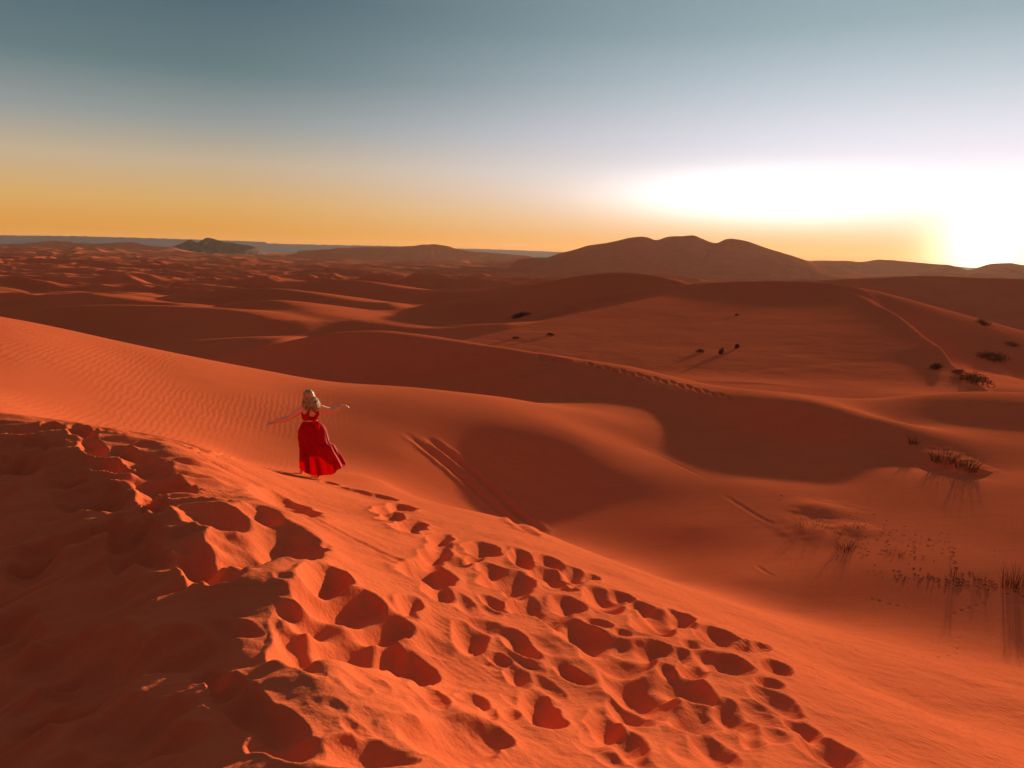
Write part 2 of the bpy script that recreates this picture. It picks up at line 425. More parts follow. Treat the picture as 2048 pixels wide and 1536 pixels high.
# ------------------------------------------------------------------ terrain: footprints and hollows
PIT_SRC = []
def pits(ox, oy, sc, depth, lst):
    for it in lst:
        x, y, w, h = it[:4]; a = it[4] if len(it) > 4 else 0; dk = it[5] if len(it) > 5 else 1.0
        PIT_SRC.append((ox + x / sc, oy + y / sc, w / sc, h / sc, a, depth * dk))
# (x, y, half width, half height, tilt) of each print
pits(700, 1000, 2.048, 1.0, [
    (140, 43, 42, 13), (215, 35, 50, 12, 12), (170, 75, 40, 16), (248, 117, 58, 20), (368, 160, 42, 16), (372, 186, 44, 11), (350, 222, 55, 26),
    (335, 253, 48, 22, 10), (440, 260, 52, 14, 10), (505, 247, 34, 10), (545, 207, 64, 24, 10), (580, 290, 52, 20, 15), (700, 243, 48, 26, 28),
    (820, 262, 54, 24, 18), (910, 305, 48, 24, 22), (985, 320, 38, 14, 12), (820, 315, 72, 25, 14), (925, 345, 24, 11), (645, 340, 92, 34, 4),
    (680, 384, 52, 16), (735, 437, 72, 34, 12), (600, 430, 66, 16, 25), (890, 432, 68, 26, 14), (1050, 432, 68, 26, 14), (1035, 395, 70, 20, 14),
    (1110, 395, 50, 11, 14), (1190, 440, 60, 16, 16), (1290, 490, 88, 28, 16), (1350, 485, 60, 20, 22), (1240, 520, 78, 36, 16), (820, 485, 62, 30, 30),
    (960, 560, 105, 46, 22), (1120, 605, 62, 26, 10), (1230, 615, 78, 34, 10), (1100, 660, 128, 42, 8), (1350, 635, 52, 24, 14), (1400, 695, 54, 34, 20),
    (1390, 592, 32, 12, 14), (1500, 560, 80, 26, 18), (1540, 675, 88, 40, 18), (1680, 610, 42, 15, 14), (1750, 690, 62, 36, 18), (1180, 780, 145, 60, 22),
    (1350, 760, 110, 42, 20), (1450, 815, 50, 18, 15), (1400, 900, 92, 44, 15), (1560, 880, 92, 40, 25), (1640, 975, 52, 36, 25), (1860, 940, 82, 26, 26),
    (1960, 1040, 120, 40, 24), (1500, 1020, 95, 38, 20), (1050, 930, 74, 50, 38), (1150, 1010, 70, 44, 30), (780, 870, 80, 50, 30), (680, 720, 55, 36, 25),
    (690, 590, 82, 30, 32), (490, 560, 62, 42, 38), (230, 420, 58, 28, 10), (320, 310, 96, 38, 16), (370, 390, 62, 32, 20), (500, 830, 52, 62, 20),
    (1020, 508, 44, 12, 12), (1110, 548, 36, 12, 16), (860, 360, 58, 16, 8), (1610, 600, 60, 20, 16), (1300, 700, 40, 16, 15), (1460, 640, 44, 18, 16),
    (1720, 760, 60, 16, 14), (620, 655, 50, 22, 20), (1130, 870, 80, 30, 25), (900, 720, 70, 24, 25), (1240, 850, 70, 30, 28), (560, 960, 90, 44, 20)])
pits(0, 1000, 2.048, 1.0, [
    (1330, 320, 84, 50, 12, 1.5), (1400, 420, 150, 66, 12, 1.6), (1310, 515, 96, 46, 6, 1.4), (1560, 530, 108, 52, 6, 1.6), (1240, 640, 100, 44, 12, 1.1), (1410, 650, 130, 56, 12, 1.3), (1590, 680, 90, 50, 22, 1.2), (1150, 175, 150, 60, 18, 1.4), (1040, 200, 110, 60, 10, 1.2), (1700, 735, 78, 46, 24, 1.1), (1765, 800, 60, 40, 24, .9),
    (990, 860, 120, 60, 8), (1150, 930, 95, 56, 10), (950, 550, 100, 40, 6, .9), (1860, 970, 150, 80, 8), (1500, 1040, 175, 62, 4), (560, 240, 115, 60, 5, 1.0), (500, 140, 105, 50, 5, 1.0),
    (360, 30, 115, 42, 5, 1.0), (140, 280, 110, 80, -30, 1.0), (60, 610, 110, 90, -30, 1.0), (350, 700, 260, 100, -10, .9), (700, 640, 200, 70, -15, .9), (900, 760, 90, 50, 20, .9),
    (230, 900, 260, 70, -12, .6), (520, 960, 220, 70, -20, .9), (860, 290, 105, 56, 10), (1190, 480, 60, 30, 20), (640, 1040, 160, 50, -15, .9), (1170, 1010, 120, 60, 10)])
pits(0, 760, 2.926, 1.0, [
    (845, 510, 125, 62, 8), (700, 420, 74, 40, 10), (560, 420, 76, 46, 5), (480, 325, 76, 34, 10), (320, 300, 60, 20, 8), (100, 520, 115, 62, 5, 1.0), (390, 600, 115, 60, 5, 1.0),
    (600, 745, 155, 72, 4, 1.0), (760, 900, 150, 80, 0, 1.0), (900, 770, 75, 36, 5, .9), (960, 660, 150, 62, 8), (1270, 790, 215, 74, 8), (1660, 725, 170, 46, 18),
    (1530, 770, 120, 36, 18), (1440, 1000, 170, 86, 12), (1660, 915, 190, 78, 18), (1170, 1080, 130, 86, 8), (650, 540, 100, 40, 10, .9), (250, 400, 110, 26, 8, .9), (120, 320, 80, 24, 5, .9)])
# shallow dents between the prints
_r = random.Random(77)
_DENT = []
while len(_DENT) < 80:
    u_ = _r.uniform(560, 1640); v_ = _r.uniform(1010, 1530)
    if v_ > 1060 + (u_ - 640) * 0.10 and v_ > 1015 + (u_ - 700) * 0.42:
        w_ = _r.uniform(14, 42) * (0.6 + (v_ - 1000) / 700); _DENT.append((u_, v_, w_, w_ * _r.uniform(.26, .45), _r.uniform(12, 35), _r.uniform(.25, .75)))
pits(0, 0, 1.0, 1.0, _DENT)
# the line of prints behind the woman
pits(700, 940, 1.0, 0.8, [(15, 39, 28, 3.5, 14), (40, 47, 22, 3.5, 14), (66, 52, 24, 4, 16), (95, 78, 20, 4, 10), (-40, 20, 16, 2.2, 14), (-15, 30, 12, 2, 14)])
# small animal tracks on the lit bank
pits(1024, 1000, 2.0, 1.0, [(x_, y_, 7, 3.4, 5, .8) for x_, y_ in ((1212, 576), (1226, 578), (1370, 602), (1485, 617), (1568, 625), (1643, 628), (1706, 627), (1748, 622), (1776, 612), (1780, 590),
                           (1782, 570), (1787, 547), (1440, 400), (1468, 408), (1510, 418), (1540, 425), (1575, 432), (1745, 468), (1770, 452), (1800, 440), (1830, 430), (1860, 420), (1890, 412), (2008, 684))])
# the trail along the far ridge and at its top
TRAIL = [(1085 + 6 * (i % 5) * 2, 712 + (i // 5) * 4 + (i % 5) * 1.5, 9, 2.4, 10) for i in range(15)] + \
        [(1180 + 16.5 * i, 728 + 0.227 * 16.5 * i + (2.5 if i % 2 else 0), 6.5, 2.6, 30) for i in range(18)]
pits(0, 0, 1.0, 0.8, TRAIL)

def hit(u, v, surf, t0=1.2, t1=75.0):
    """where the ray through a pixel first meets the surface"""
    d = ray(u, v); n = len(d)
    hor = np.hypot(d[:, 0], d[:, 1])
    ts = np.exp(np.linspace(math.log(t0), math.log(t1), 420))
    T = ts[None, :] / hor[:, None]
    zx = surf((d[:, 0:1] * T).ravel(), (d[:, 1:2] * T).ravel()).reshape(T.shape)
    below = (d[:, 2:3] * T) < zx
    below[:, -1] = True
    k = np.maximum(np.argmax(below, axis=1), 1)
    ar = np.arange(n)
    g1 = (d[:, 2] * T[ar, k] - zx[ar, k]); g0 = (d[:, 2] * T[ar, k - 1] - zx[ar, k - 1])
    f = np.clip(g0 / (g0 - g1 + 1e-12), 0, 1)
    t = T[ar, k - 1] + f * (T[ar, k] - T[ar, k - 1])
    p = d * t[:, None]; p[:, 2] = surf(p[:, 0], p[:, 1])
    return p
_src = np.array([p[:6] for p in PIT_SRC])
_c = np.cos(np.radians(_src[:, 4])); _s = np.sin(np.radians(_src[:, 4]))
_uv = np.vstack([_src[:, :2], _src[:, :2] + np.c_[_src[:, 2] * _c, _src[:, 2] * _s] * 0.6, _src[:, :2] - np.c_[_src[:, 2] * _c, _src[:, 2] * _s] * 0.6,
                 _src[:, :2] + np.c_[-_src[:, 3] * _s, _src[:, 3] * _c] * 0.6])
_hp = hit(_uv[:, 0], _uv[:, 1], tps)
_n = len(_src)
PITS = []
for i in range(_n):
    c = _hp[i, :2]; ax = (_hp[_n + i, :2] - _hp[2 * _n + i, :2]) / 1.2; ay = (_hp[3 * _n + i, :2] - c) / 0.6
    la, lb = np.linalg.norm(ax), np.linalg.norm(ay)
    lim = max(0.10, min(1.6, 2.2 * min(la, lb)))
    ax = ax * min(1, lim / (la + 1e-9)); ay = ay * min(1, lim / (lb + 1e-9))
    la, lb = np.linalg.norm(ax), np.linalg.norm(ay)
    M2 = np.array([ax, ay]).T
    if abs(np.linalg.det(M2)) < 0.25 * la * lb:           # nearly parallel axes: use a round print
        rr = min(la, lb); M2 = np.eye(2) * rr
    size = math.sqrt(abs(np.linalg.det(M2)))
    PITS.append((c, M2 * 1.22, min(0.17, 0.58 * size) * _src[i, 5], size))

# slide marks, tracks and cracks: picture points, half width, depth, berm
LINES = [([(800, 858), (860, 903), (930, 960), (1010, 1030), (1060, 1066), (1098, 1078)], .10, .045, .03),
         ([(845, 868), (900, 908), (970, 965), (1040, 1030), (1102, 1077)], .12, .06, .03),
         ([(826, 868), (885, 912), (950, 965), (1025, 1032), (1085, 1075)], .07, .03, .02),
         ([(352, 907), (430, 914), (520, 929), (590, 943), (640, 955)], .035, .03, .015),
         ([(1560, 1000), (1640, 1014), (1740, 1042)], .55, -.08, 0), ([(1640, 1040), (1700, 1054), (1765, 1074)], .45, -.06, 0),
         ([(1540, 1010), (1620, 1058), (1700, 1104)], .5, -.06, 0), ([(1790, 900), (1880, 925), (1960, 955)], .8, -.18, 0),
         ([(1380, 690), (1520, 702), (1640, 700)], .8, -.14, 0),
         ([(1258, 885), (1330, 918), (1420, 962)], .05, .012, .004), ([(1440, 985), (1500, 1020), (1560, 1052)], .06, .010, .004),
         ([(930, 768), (1000, 755), (1060, 738), (1110, 722)], .12, .05, .03), ([(985, 772), (1050, 752), (1100, 736), (1135, 728)], .12, .05, .03),
         ([(1512, 1132), (1530, 1146), (1552, 1157)], .035, .012, .004), ([(560, 1010), (640, 1050), (720, 1085), (790, 1120), (850, 1160)], .04, .010, .006),
         ]
LINE_W = []
for pts_, hw, dp_, bm__ in LINES:
    pl = spline(pts_, 24); hp_ = hit(pl[:, 0], pl[:, 1], tps, 1.2, 60)
    LINE_W.append((hp_[:, :2], hw, dp_, bm__))
def grooves(x, y):
    z = np.zeros(x.shape)
    for pl, hw, dp_, bm__ in LINE_W:
        lo = pl.min(0) - 1.0; hi = pl.max(0) + 1.0
        idx = np.nonzero((x > lo[0]) & (x < hi[0]) & (y > lo[1]) & (y < hi[1]))[0]
        if not len(idx): continue
        X, Y = x[idx], y[idx]; best = np.full(len(idx), 1e9); tt = np.zeros(len(idx))
        for i in range(len(pl) - 1):
            a, b = pl[i], pl[i + 1]; d = b - a; L2 = d @ d + 1e-9
            t = np.clip(((X - a[0]) * d[0] + (Y - a[1]) * d[1]) / L2, 0, 1)
            q = (X - a[0] - t * d[0]) ** 2 + (Y - a[1] - t * d[1]) ** 2
            m = q < best; best[m] = q[m]; tt[m] = (i + t[m]) / (len(pl) - 1)
        d = np.sqrt(best) * (1 + 0.35 * gn(X / .3, Y / .3, 77)); fade = sst(0, .5, tt) * (1 - sst(.5, 1, tt)) if dp_ < 0 else sst(0, .22, tt) * (1 - sst(.75, 1, tt))
        z[idx] += fade * (-dp_ * np.exp(-(d / hw) ** 2) + bm__ * np.exp(-((d - 1.9 * hw) / (.7 * hw)) ** 2))
    return z
def ripple_masks(x, y):
    r = np.hypot(x, y)
    slope = sst(11.5, 14.0, y) * (1 - sst(19, 25, y)) * (1 - sst(-6.5, -3.2, x)) * sst(-0.25, 0.25, gn(x / 2.6, y / 3.4, 5) + 0.12)
    near = sst(-0.15, 0.25, gn(x / 1.1, y / 1.1, 9)) * (1 - sst(9, 13, r)) * 0.3
    near = np.maximum(near, sst(1.2, 2.2, x) * sst(4.2, 6.0, x + y * 0.55) * (1 - sst(8, 11, y)))
    return slope, near
def detail(x, y, r):
    """prints, hummocks and fine relief on the near sand"""
    z = np.zeros(x.shape)
    nearw = 1 - sst(9.5, 14, r)
    m = r < 14.5
    if m.any():
        xs, ys = x[m], y[m]
        # trampled side: soft hummocks drawn out along the slope
        left = 1 - sst(-1.4, 0.0, xs + 0.36 * (ys - 2.0) + 0.2)
        a, b = (ys * 0.95 - xs * 0.30), (xs * 0.95 + ys * 0.30)
        hum = fbm(a / 0.6 + 0.5 * gn(xs * .8, ys * .8, 2), b / 1.5, 3, 41)
        hum = 0.35 - np.abs(hum) * 1.0
        lump = fbm(xs / 0.9, ys / 0.9, 4, 61)
        zz = left * 0.25 * hum + 0.028 * lump + (0.004 + 0.007 * left) * fbm(a / 0.12, b / 0.7, 3, 71) + 0.004 * fbm(xs / 0.09, ys / 0.09, 3, 91)
        z[m] += zz * nearw[m]
    z += 0.10 * fbm(x / 6.0, y / 6.0, 2, 81) * sst(8, 14, r)
    wob = 0.04 * gn(x / 0.10, y / 0.10, 13) + 0.24 * gn(x / 0.35, y / 0.35, 14)
    wx = 0.045 * gn(x / 0.30, y / 0.30, 15) * nearw
    wy = 0.045 * gn(x / 0.30, y / 0.30, 16) * nearw
    hol = np.zeros(x.shape); rims = np.zeros(x.shape)
    for c, M2, dep, size in PITS:
        ext = np.abs(M2).sum(axis=1) * 1.8
        idx = np.nonzero((np.abs(x - c[0]) < ext[0]) & (np.abs(y - c[1]) < ext[1]))[0]
        if not len(idx): continue
        iv = np.linalg.inv(M2)
        dx = x[idx] - c[0] + wx[idx]; dy = y[idx] - c[1] + wy[idx]
        qx = iv[0, 0] * dx + iv[0, 1] * dy; qy = iv[1, 0] * dx + iv[1, 1] * dy
        q = np.sqrt(qx * qx + qy * qy) * (1 + wob[idx])
        bowl = -dep * (0.28 * (1 - np.clip(q, 0, 1) ** 2.2) + 0.72 * (1 - sst(0.0, 1.3, q)) * (q < 1.3)) * (1 + 0.8 * wob[idx])
        rim = 0.26 * dep * np.where(q < 1.1, np.clip((q - 0.6) / 0.5, 0, 1) ** 2, np.exp(-((q - 1.1) / 0.28)))
        hol[idx] += np.exp(-bowl / 0.022) - 1
        rims[idx] = np.maximum(rims[idx], rim)
    hol = -0.022 * np.log1p(hol)
    return z + hol + rims * np.exp(np.minimum(hol, 0) / 0.035) + grooves(x, y)
def H(x, y, fine=True):
    x = np.atleast_1d(np.asarray(x, float)); y = np.atleast_1d(np.asarray(y, float))
    shp = x.shape; x = x.ravel(); y = y.ravel()
    r = np.hypot(x, y); z = np.zeros(x.shape)
    wf = sst(52, 70, r)
    mn = wf < 1; mf = wf > 0
    if mn.any():
        t = tps(x[mn], y[mn])
        if fine: t = t + detail(x[mn], y[mn], r[mn])
        z[mn] += (1 - wf[mn]) * t
    if mf.any():
        z[mf] += wf[mf] * far(x[mf], y[mf])
    return z.reshape(shp)

def polar(radii, angles):
    rr, aa = np.meshgrid(radii, angles, indexing='ij')
    x = rr * np.sin(aa); y = rr * np.cos(aa)
    z = H(x.ravel(), y.ravel()).reshape(x.shape)
    return x, y, z
def grid_faces(nr, na):
    i = np.arange(nr - 1)[:, None] * na + np.arange(na - 1)[None, :]
    return np.stack([i, i + 1, i + na + 1, i + na], -1).reshape(-1, 4)
def mesh_from(name, verts, faces, mat, smooth=True, attrs=None):
    me = bpy.data.meshes.new(name)
    nv, nf = len(verts), len(faces)
    me.vertices.add(nv); me.vertices.foreach_set('co', np.asarray(verts, np.float32).ravel())
    me.loops.add(nf * 4); me.loops.foreach_set('vertex_index', np.asarray(faces, np.int32).ravel())
    me.polygons.add(nf); me.polygons.foreach_set('loop_start', np.arange(0, nf * 4, 4, dtype=np.int32))
    me.polygons.foreach_set('loop_total', np.full(nf, 4, np.int32))
    me.update(calc_edges=True)
    if smooth: me.polygons.foreach_set('use_smooth', np.ones(nf, bool))
    for k, v in (attrs or {}).items():
        a = me.attributes.new(k, 'FLOAT', 'POINT'); a.data.foreach_set('value', np.asarray(v, np.float32))
    me.materials.append(mat)
    o = bpy.data.objects.new(name, me); COL.objects.link(o)
    return o
def submesh(name, V, Fc, sel, mat, attrs=None):
    f = Fc[sel]; used, inv = np.unique(f.ravel(), return_inverse=True)
    o = mesh_from(name, V[used], inv.reshape(-1, 4), mat, attrs={k: v[used] for k, v in (attrs or {}).items()})
    o['kind'] = 'structure'
    return o

HALF = R(41)
# near sheet
radii = np.exp(np.linspace(math.log(1.3), math.log(64), 1020)); angs = np.linspace(-HALF, HALF, 820)
x, y, z = polar(radii, angs)
V = np.stack([x, y, z], -1).reshape(-1, 3); Fc = grid_faces(len(radii), len(angs))
rs, rn = ripple_masks(V[:, 0], V[:, 1])
AT = {'ripple_slope': rs, 'ripple_near': rn}
cen = V[Fc[:, 0]]
lr = np.stack([np.arctan2(cen[:, 0], cen[:, 1]), np.log(np.hypot(cen[:, 0], cen[:, 1]))], -1)
vis = CX[:, 1] > 1.0
clr = np.stack([np.arctan2(CX[vis, 0], CX[vis, 1]), np.log(np.hypot(CX[vis, 0], CX[vis, 1]))], -1); cl = CLAB[vis]
best = np.full(len(lr), 1e9); lab = np.zeros(len(lr), int)
for k in range(len(clr)):
    q = (lr[:, 0] - clr[k, 0]) ** 2 + (lr[:, 1] - clr[k, 1]) ** 2
    mm = q < best; best[mm] = q[mm]; lab[mm] = cl[k]
for k, nm in enumerate(('trampled_dune', 'lit_dune', 'sand_valley', 'ridge_dune')):
    submesh(nm, V, Fc, lab == k, M_SAND, AT)
# far sheet
radii = np.exp(np.linspace(math.log(62), math.log(9500), 640)); angs = np.linspace(-HALF, HALF, 640)
x, y, z = polar(radii, angs)
V = np.stack([x, y, z], -1).reshape(-1, 3); Fc = grid_faces(len(radii), len(angs))
rc = np.hypot(V[Fc[:, 0], 0], V[Fc[:, 0], 1])
submesh('big_dunes', V, Fc, rc < 230, M_FAR)
submesh('dune_field', V, Fc, rc >= 230, M_FAR)
# the rest of the ground, outside the view
radii = np.exp(np.linspace(math.log(0.02), math.log(9500), 150)); angs = np.linspace(HALF, 2 * math.pi - HALF, 120)
x, y, z = polar(radii, angs)
V = np.stack([x, y, z], -1).reshape(-1, 3); Fc = grid_faces(len(radii), len(angs))
submesh('ground', V, Fc, np.ones(len(Fc), bool), M_FAR)
radii = np.exp(np.linspace(math.log(0.02), math.log(1.301), 60)); angs = np.linspace(-HALF, HALF, 120)
x, y, z = polar(radii, angs)
V = np.stack([x, y, z], -1).reshape(-1, 3); Fc = grid_faces(len(radii), len(angs))
submesh('sand', V, Fc, np.ones(len(Fc), bool), M_SAND, {'ripple_slope': np.zeros(len(V)), 'ripple_near': np.zeros(len(V))})

# ------------------------------------------------------------------ hills on the horizon
def hill(name, crest, base_z, front, back, mat, ns=320, nt=70, gully=0.12, gs=0.0, seed=1, sharp=1.0):
    """a ridge along crest points (u, v, distance) with a front and a back flank of given run in metres"""
    c = spline([PY(*p) for p in crest], ns)
    t = np.linspace(-1, 1, nt)
    d = np.gradient(c[:, :2], axis=0); d /= np.linalg.norm(d, axis=1)[:, None] + 1e-9
    nrm = np.stack([-d[:, 1], d[:, 0]], -1)
    ends = np.minimum(np.arange(ns), np.arange(ns)[::-1]) / (ns * 0.06); ends = np.clip(ends, 0, 1)
    T = t[None, :]
    run = np.where(T < 0, front, back)
    px = c[:, 0:1] + nrm[:, 0:1] * T * run; py = c[:, 1:2] + nrm[:, 1:2] * T * run
    a = np.abs(T)
    prof = (1 - a) ** sharp * (1 - 0.25 * np.sin(a * math.pi))
    hgt = (c[:, 2:3] - base_z) 
    g = 1 - gully * (1 - (1 - a) ** 2) * 0 
    z = base_z + hgt * prof * np.where(ends[:, None] < 1, 0.02 + 0.98 * ends[:, None], 1)
    if gully:
        sc = gs or front * 0.5
        arc = np.concatenate([[0], np.cumsum(np.linalg.norm(np.diff(c[:, :2], axis=0), axis=1))])[:, None]
        sw = arc + 0.5 * sc * gn(px / (2 * sc), py / (2 * sc), seed + 4)
        nn = np.abs(gn(sw / sc, T * 0.9 + seed, seed)) * 1.4 + 0.5 * np.abs(gn(sw / sc * 2.3, T * 1.8, seed + 2))
        z = z + hgt * gully * (0.42 - nn) * np.sin(np.clip(a, 0, 1) * math.pi) * 1.5
        z = z + hgt * 0.05 * gn(arc / (sc * .35), T * 0 + seed, seed) * (1 - a)
    V = np.stack([px, py, z], -1).reshape(-1, 3)
    o = mesh_from(name, V, grid_faces(ns, nt), mat); o['kind'] = 'structure'
    return o
hill('sand_hill', [(985, 552, 2300), (1040, 531, 2300), (1085, 518, 2300), (1130, 503, 2300), (1200, 486, 2300), (1262, 474, 2300), (1290, 471, 2300), (1312, 480, 2280), (1340, 472, 2280), (1372, 469, 2280),
                   (1400, 475, 2280), (1432, 485, 2260), (1456, 477, 2260), (1478, 477, 2250), (1520, 489, 2240), (1570, 507, 2230), (1625, 524, 2220), (1690, 540, 2210), (1760, 556, 2200)],
     -40, 520, 400, M_FAR, gully=0.6, gs=170, seed=3, sharp=1.15)
hill('sand_hill_spur', [(1010, 523, 1900), (1080, 514, 1900), (1140, 519, 1880), (1200, 511, 1850), (1245, 503, 1850), (1290, 517, 1800), (1340, 535, 1760)], -40, 260, 240, M_FAR, gully=0.25, gs=90, seed=8)
hill('rocky_hill', [(335, 496, 5200), (360, 488, 5200), (380, 479, 5200), (396, 484, 5200), (414, 475, 5200), (438, 480, 5200), (452, 484, 5200), (490, 489, 5200), (535, 499, 5200)],
     -60, 420, 400, M_ROCK, gully=0.35, gs=120, seed=5)
hill('far_dune_ridge', [(560, 503, 4200), (640, 499, 4200), (700, 494, 4200), (790, 493, 4200), (855, 488, 4200), (890, 490, 4200), (930, 500, 4200), (1020, 508, 4100), (1100, 515, 4000)],
     -60, 500, 450, M_FAR, gully=0.25, gs=160, seed=9)
hill('far_dune_ridge.001', [(-300, 492, 5000), (-60, 489, 5000), (40, 487, 5000), (110, 481, 5000), (180, 487, 5000), (260, 484, 4800), (300, 491, 4700), (380, 495, 4600)],
     -60, 500, 450, M_FAR, gully=0.25, gs=170, seed=12)
hill('sunward_ridge', [(1560, 523, 3000), (1640, 520, 3000), (1720, 522, 3000), (1765, 518, 2950), (1800, 520, 2900), (1850, 525, 2850), (1890, 528, 2800), (1918, 535, 2750), (1940, 541, 2700),  # dip under the sun is shaped in to imitate glare spilling over the crest
                       (1962, 535, 2750), (1985, 526, 2800), (2020, 525, 2800), (2050, 529, 2800), (2200, 533, 2800), (2400, 540, 2800)], -60, 420, 380, M_FAR, gully=0.2, gs=140, seed=15)
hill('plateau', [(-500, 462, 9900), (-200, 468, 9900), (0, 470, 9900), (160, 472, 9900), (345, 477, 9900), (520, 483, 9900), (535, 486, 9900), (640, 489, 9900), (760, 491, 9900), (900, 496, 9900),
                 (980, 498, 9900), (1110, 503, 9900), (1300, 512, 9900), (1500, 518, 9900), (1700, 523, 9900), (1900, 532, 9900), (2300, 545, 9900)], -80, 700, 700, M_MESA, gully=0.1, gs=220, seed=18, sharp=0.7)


# ------------------------------------------------------------------ generic mesh pieces
def py_mesh(name, verts, faces, mat, parent=None, smooth=True):
    me = bpy.data.meshes.new(name)
    me.from_pydata([tuple(v) for v in verts], [], [tuple(f) for f in faces])
    me.update()
    if smooth: me.polygons.foreach_set('use_smooth', [True] * len(me.polygons))
    me.materials.append(mat)
    o = bpy.data.objects.new(name, me); COL.objects.link(o)
    if parent: o.parent = parent
    return o
def tube(verts, faces, pts, radii, seg=8, squash=1.0):
    """tapered tube with closed ends along pts"""
    pts = [Vector(p) for p in pts]; base = len(verts); n = len(pts)
    ref = None
    for i, p in enumerate(pts):
        d = (pts[min(i + 1, n - 1)] - pts[max(i - 1, 0)]).normalized()
        if ref is None:
            ref = d.orthogonal().normalized()
        ref = (ref - d * ref.dot(d)).normalized(); b = d.cross(ref)
        for k in range(seg):
            a = 2 * math.pi * k / seg
            verts.append(p + float(radii[i]) * (ref * math.cos(a) + b * math.sin(a) * squash))
    for i in range(n - 1):
        for k in range(seg):
            a = base + i * seg + k; b2 = base + i * seg + (k + 1) % seg
            faces.append((a, b2, b2 + seg, a + seg))
    faces.append(tuple(base + k for k in range(seg))[::-1])
    faces.append(tuple(base + (n - 1) * seg + k for k in range(seg)))
def ball(verts, faces, c, r, seg=14, rings=10, rot=None):
    base = len(verts); c = Vector(c)
    for i in range(rings + 1):
        t = math.pi * i / rings
        rr = max(math.sin(t), 1e-3)
        for k in range(seg):
            a = 2 * math.pi * k / seg
            p = Vector((r[0] * rr * math.cos(a), r[1] * rr * math.sin(a), r[2] * math.cos(t)))
            if rot: p = rot @ p
            verts.append(c + p)
    for i in range(rings):
        for k in range(seg):
            a = base + i * seg + k; b = base + i * seg + (k + 1) % seg
            faces.append((a, a + seg, b + seg, b))
    faces.append(tuple(base + k for k in range(seg)))
    faces.append(tuple(base + rings * seg + k for k in range(seg))[::-1])

# ------------------------------------------------------------------ the woman
# local frame: X to the right, Y away from the camera (the way she walks), Z up, origin under her right foot
wp = Vector(hit([637], [955], lambda a, b: H(a, b), 8, 22)[0])
woman = bpy.data.objects.new('person', None); COL.objects.link(woman)
W_ROT = math.atan2(-wp[0], wp[1])
woman.location = Vector(wp); woman.rotation_euler = (0, 0, W_ROT)
woman['label'] = 'blonde woman in red crop top and long red skirt walking the dune with arms spread'
woman['category'] = 'person'
K = math.hypot(wp[0], wp[1]) / 13.6
def B(px, py, yy=0.0):
    """figure point from its place in an enlargement of the photograph (724 px a metre) and its depth"""
    return Vector((float(px - 885) / 724, float(yy), float(1380 - py) / 724 / 0.955 - 0.30 * float(yy)))
def blend(p, q, f): return p + (q - p) * f
V1, F1 = [], []
neck = B(785, 425, .06); chest = B(787, 520, .06); waist = B(793, 640, .05); hip = B(800, 740, .06)
shL, shR = B(698, 462, .05), B(905, 455, .06)
# torso as stacked ellipses
tv = []
for (px, py, a, b, yy) in [(785, 400, .050, .052, .065), (785, 425, .058, .056, .06), (786, 440, .105, .066, .06), (787, 462, .150, .082, .06), (788, 500, .152, .098, .065),
                           (790, 545, .146, .104, .065), (791, 600, .132, .096, .06), (793, 645, .125, .090, .06), (796, 690, .142, .102, .06), (799, 745, .166, .116, .06),
                           (801, 800, .168, .118, .06), (803, 850, .150, .110, .06)]:
    c = B(px, py, yy); ring = []
    for k in range(24):
        t = 2 * math.pi * k / 24
        back = 0.010 * math.cos(t) ** 8 if py < 650 else 0
        ring.append(c + Vector((a * math.cos(t), b * math.sin(t), 0)))
    tv.append(ring)
b0 = len(V1)
for r_ in tv: V1 += r_
for i in range(len(tv) - 1):
    for k in range(24):
        p = b0 + i * 24 + k; q = b0 + i * 24 + (k + 1) % 24
        F1.append((p, p + 24, q + 24, q))
F1.append(tuple(b0 + k for k in range(24))); F1.append(tuple(b0 + (len(tv) - 1) * 24 + k for k in range(24))[::-1])
for sx in (-1, 1):                                       # shoulder blades, breasts, buttocks
    ball(V1, F1, chest + Vector((sx * .075, -.062, .03)), (.052, .03, .07))
    ball(V1, F1, chest + Vector((sx * .072, .085, .0)), (.062, .055, .06))
    ball(V1, F1, hip + Vector((sx * .075, -.065, -.03)), (.085, .075, .095))
# head with a face (turned away from the camera), neck
hd = B(772, 298, .10)
tube(V1, F1, [B(785, 440, .06), B(784, 405, .07), B(778, 350, .085)], [.062, .052, .05], 16)
ball(V1, F1, hd + Vector((0, .0, .012)), (.076, .092, .108), 20, 14)
ball(V1, F1, hd + Vector((0, .03, -.062)), (.052, .062, .052), 16, 10)
tube(V1, F1, [hd + Vector((0, .086, .03)), hd + Vector((0, .108, -.012)), hd + Vector((0, .098, -.02))], [.009, .014, .012], 8)
for sx in (-1, 1):
    ball(V1, F1, hd + Vector((sx * .077, .0, -.005)), (.010, .020, .030), 10, 8)
    ball(V1, F1, hd + Vector((sx * .03, .082, .024)), (.022, .012, .010), 10, 6)
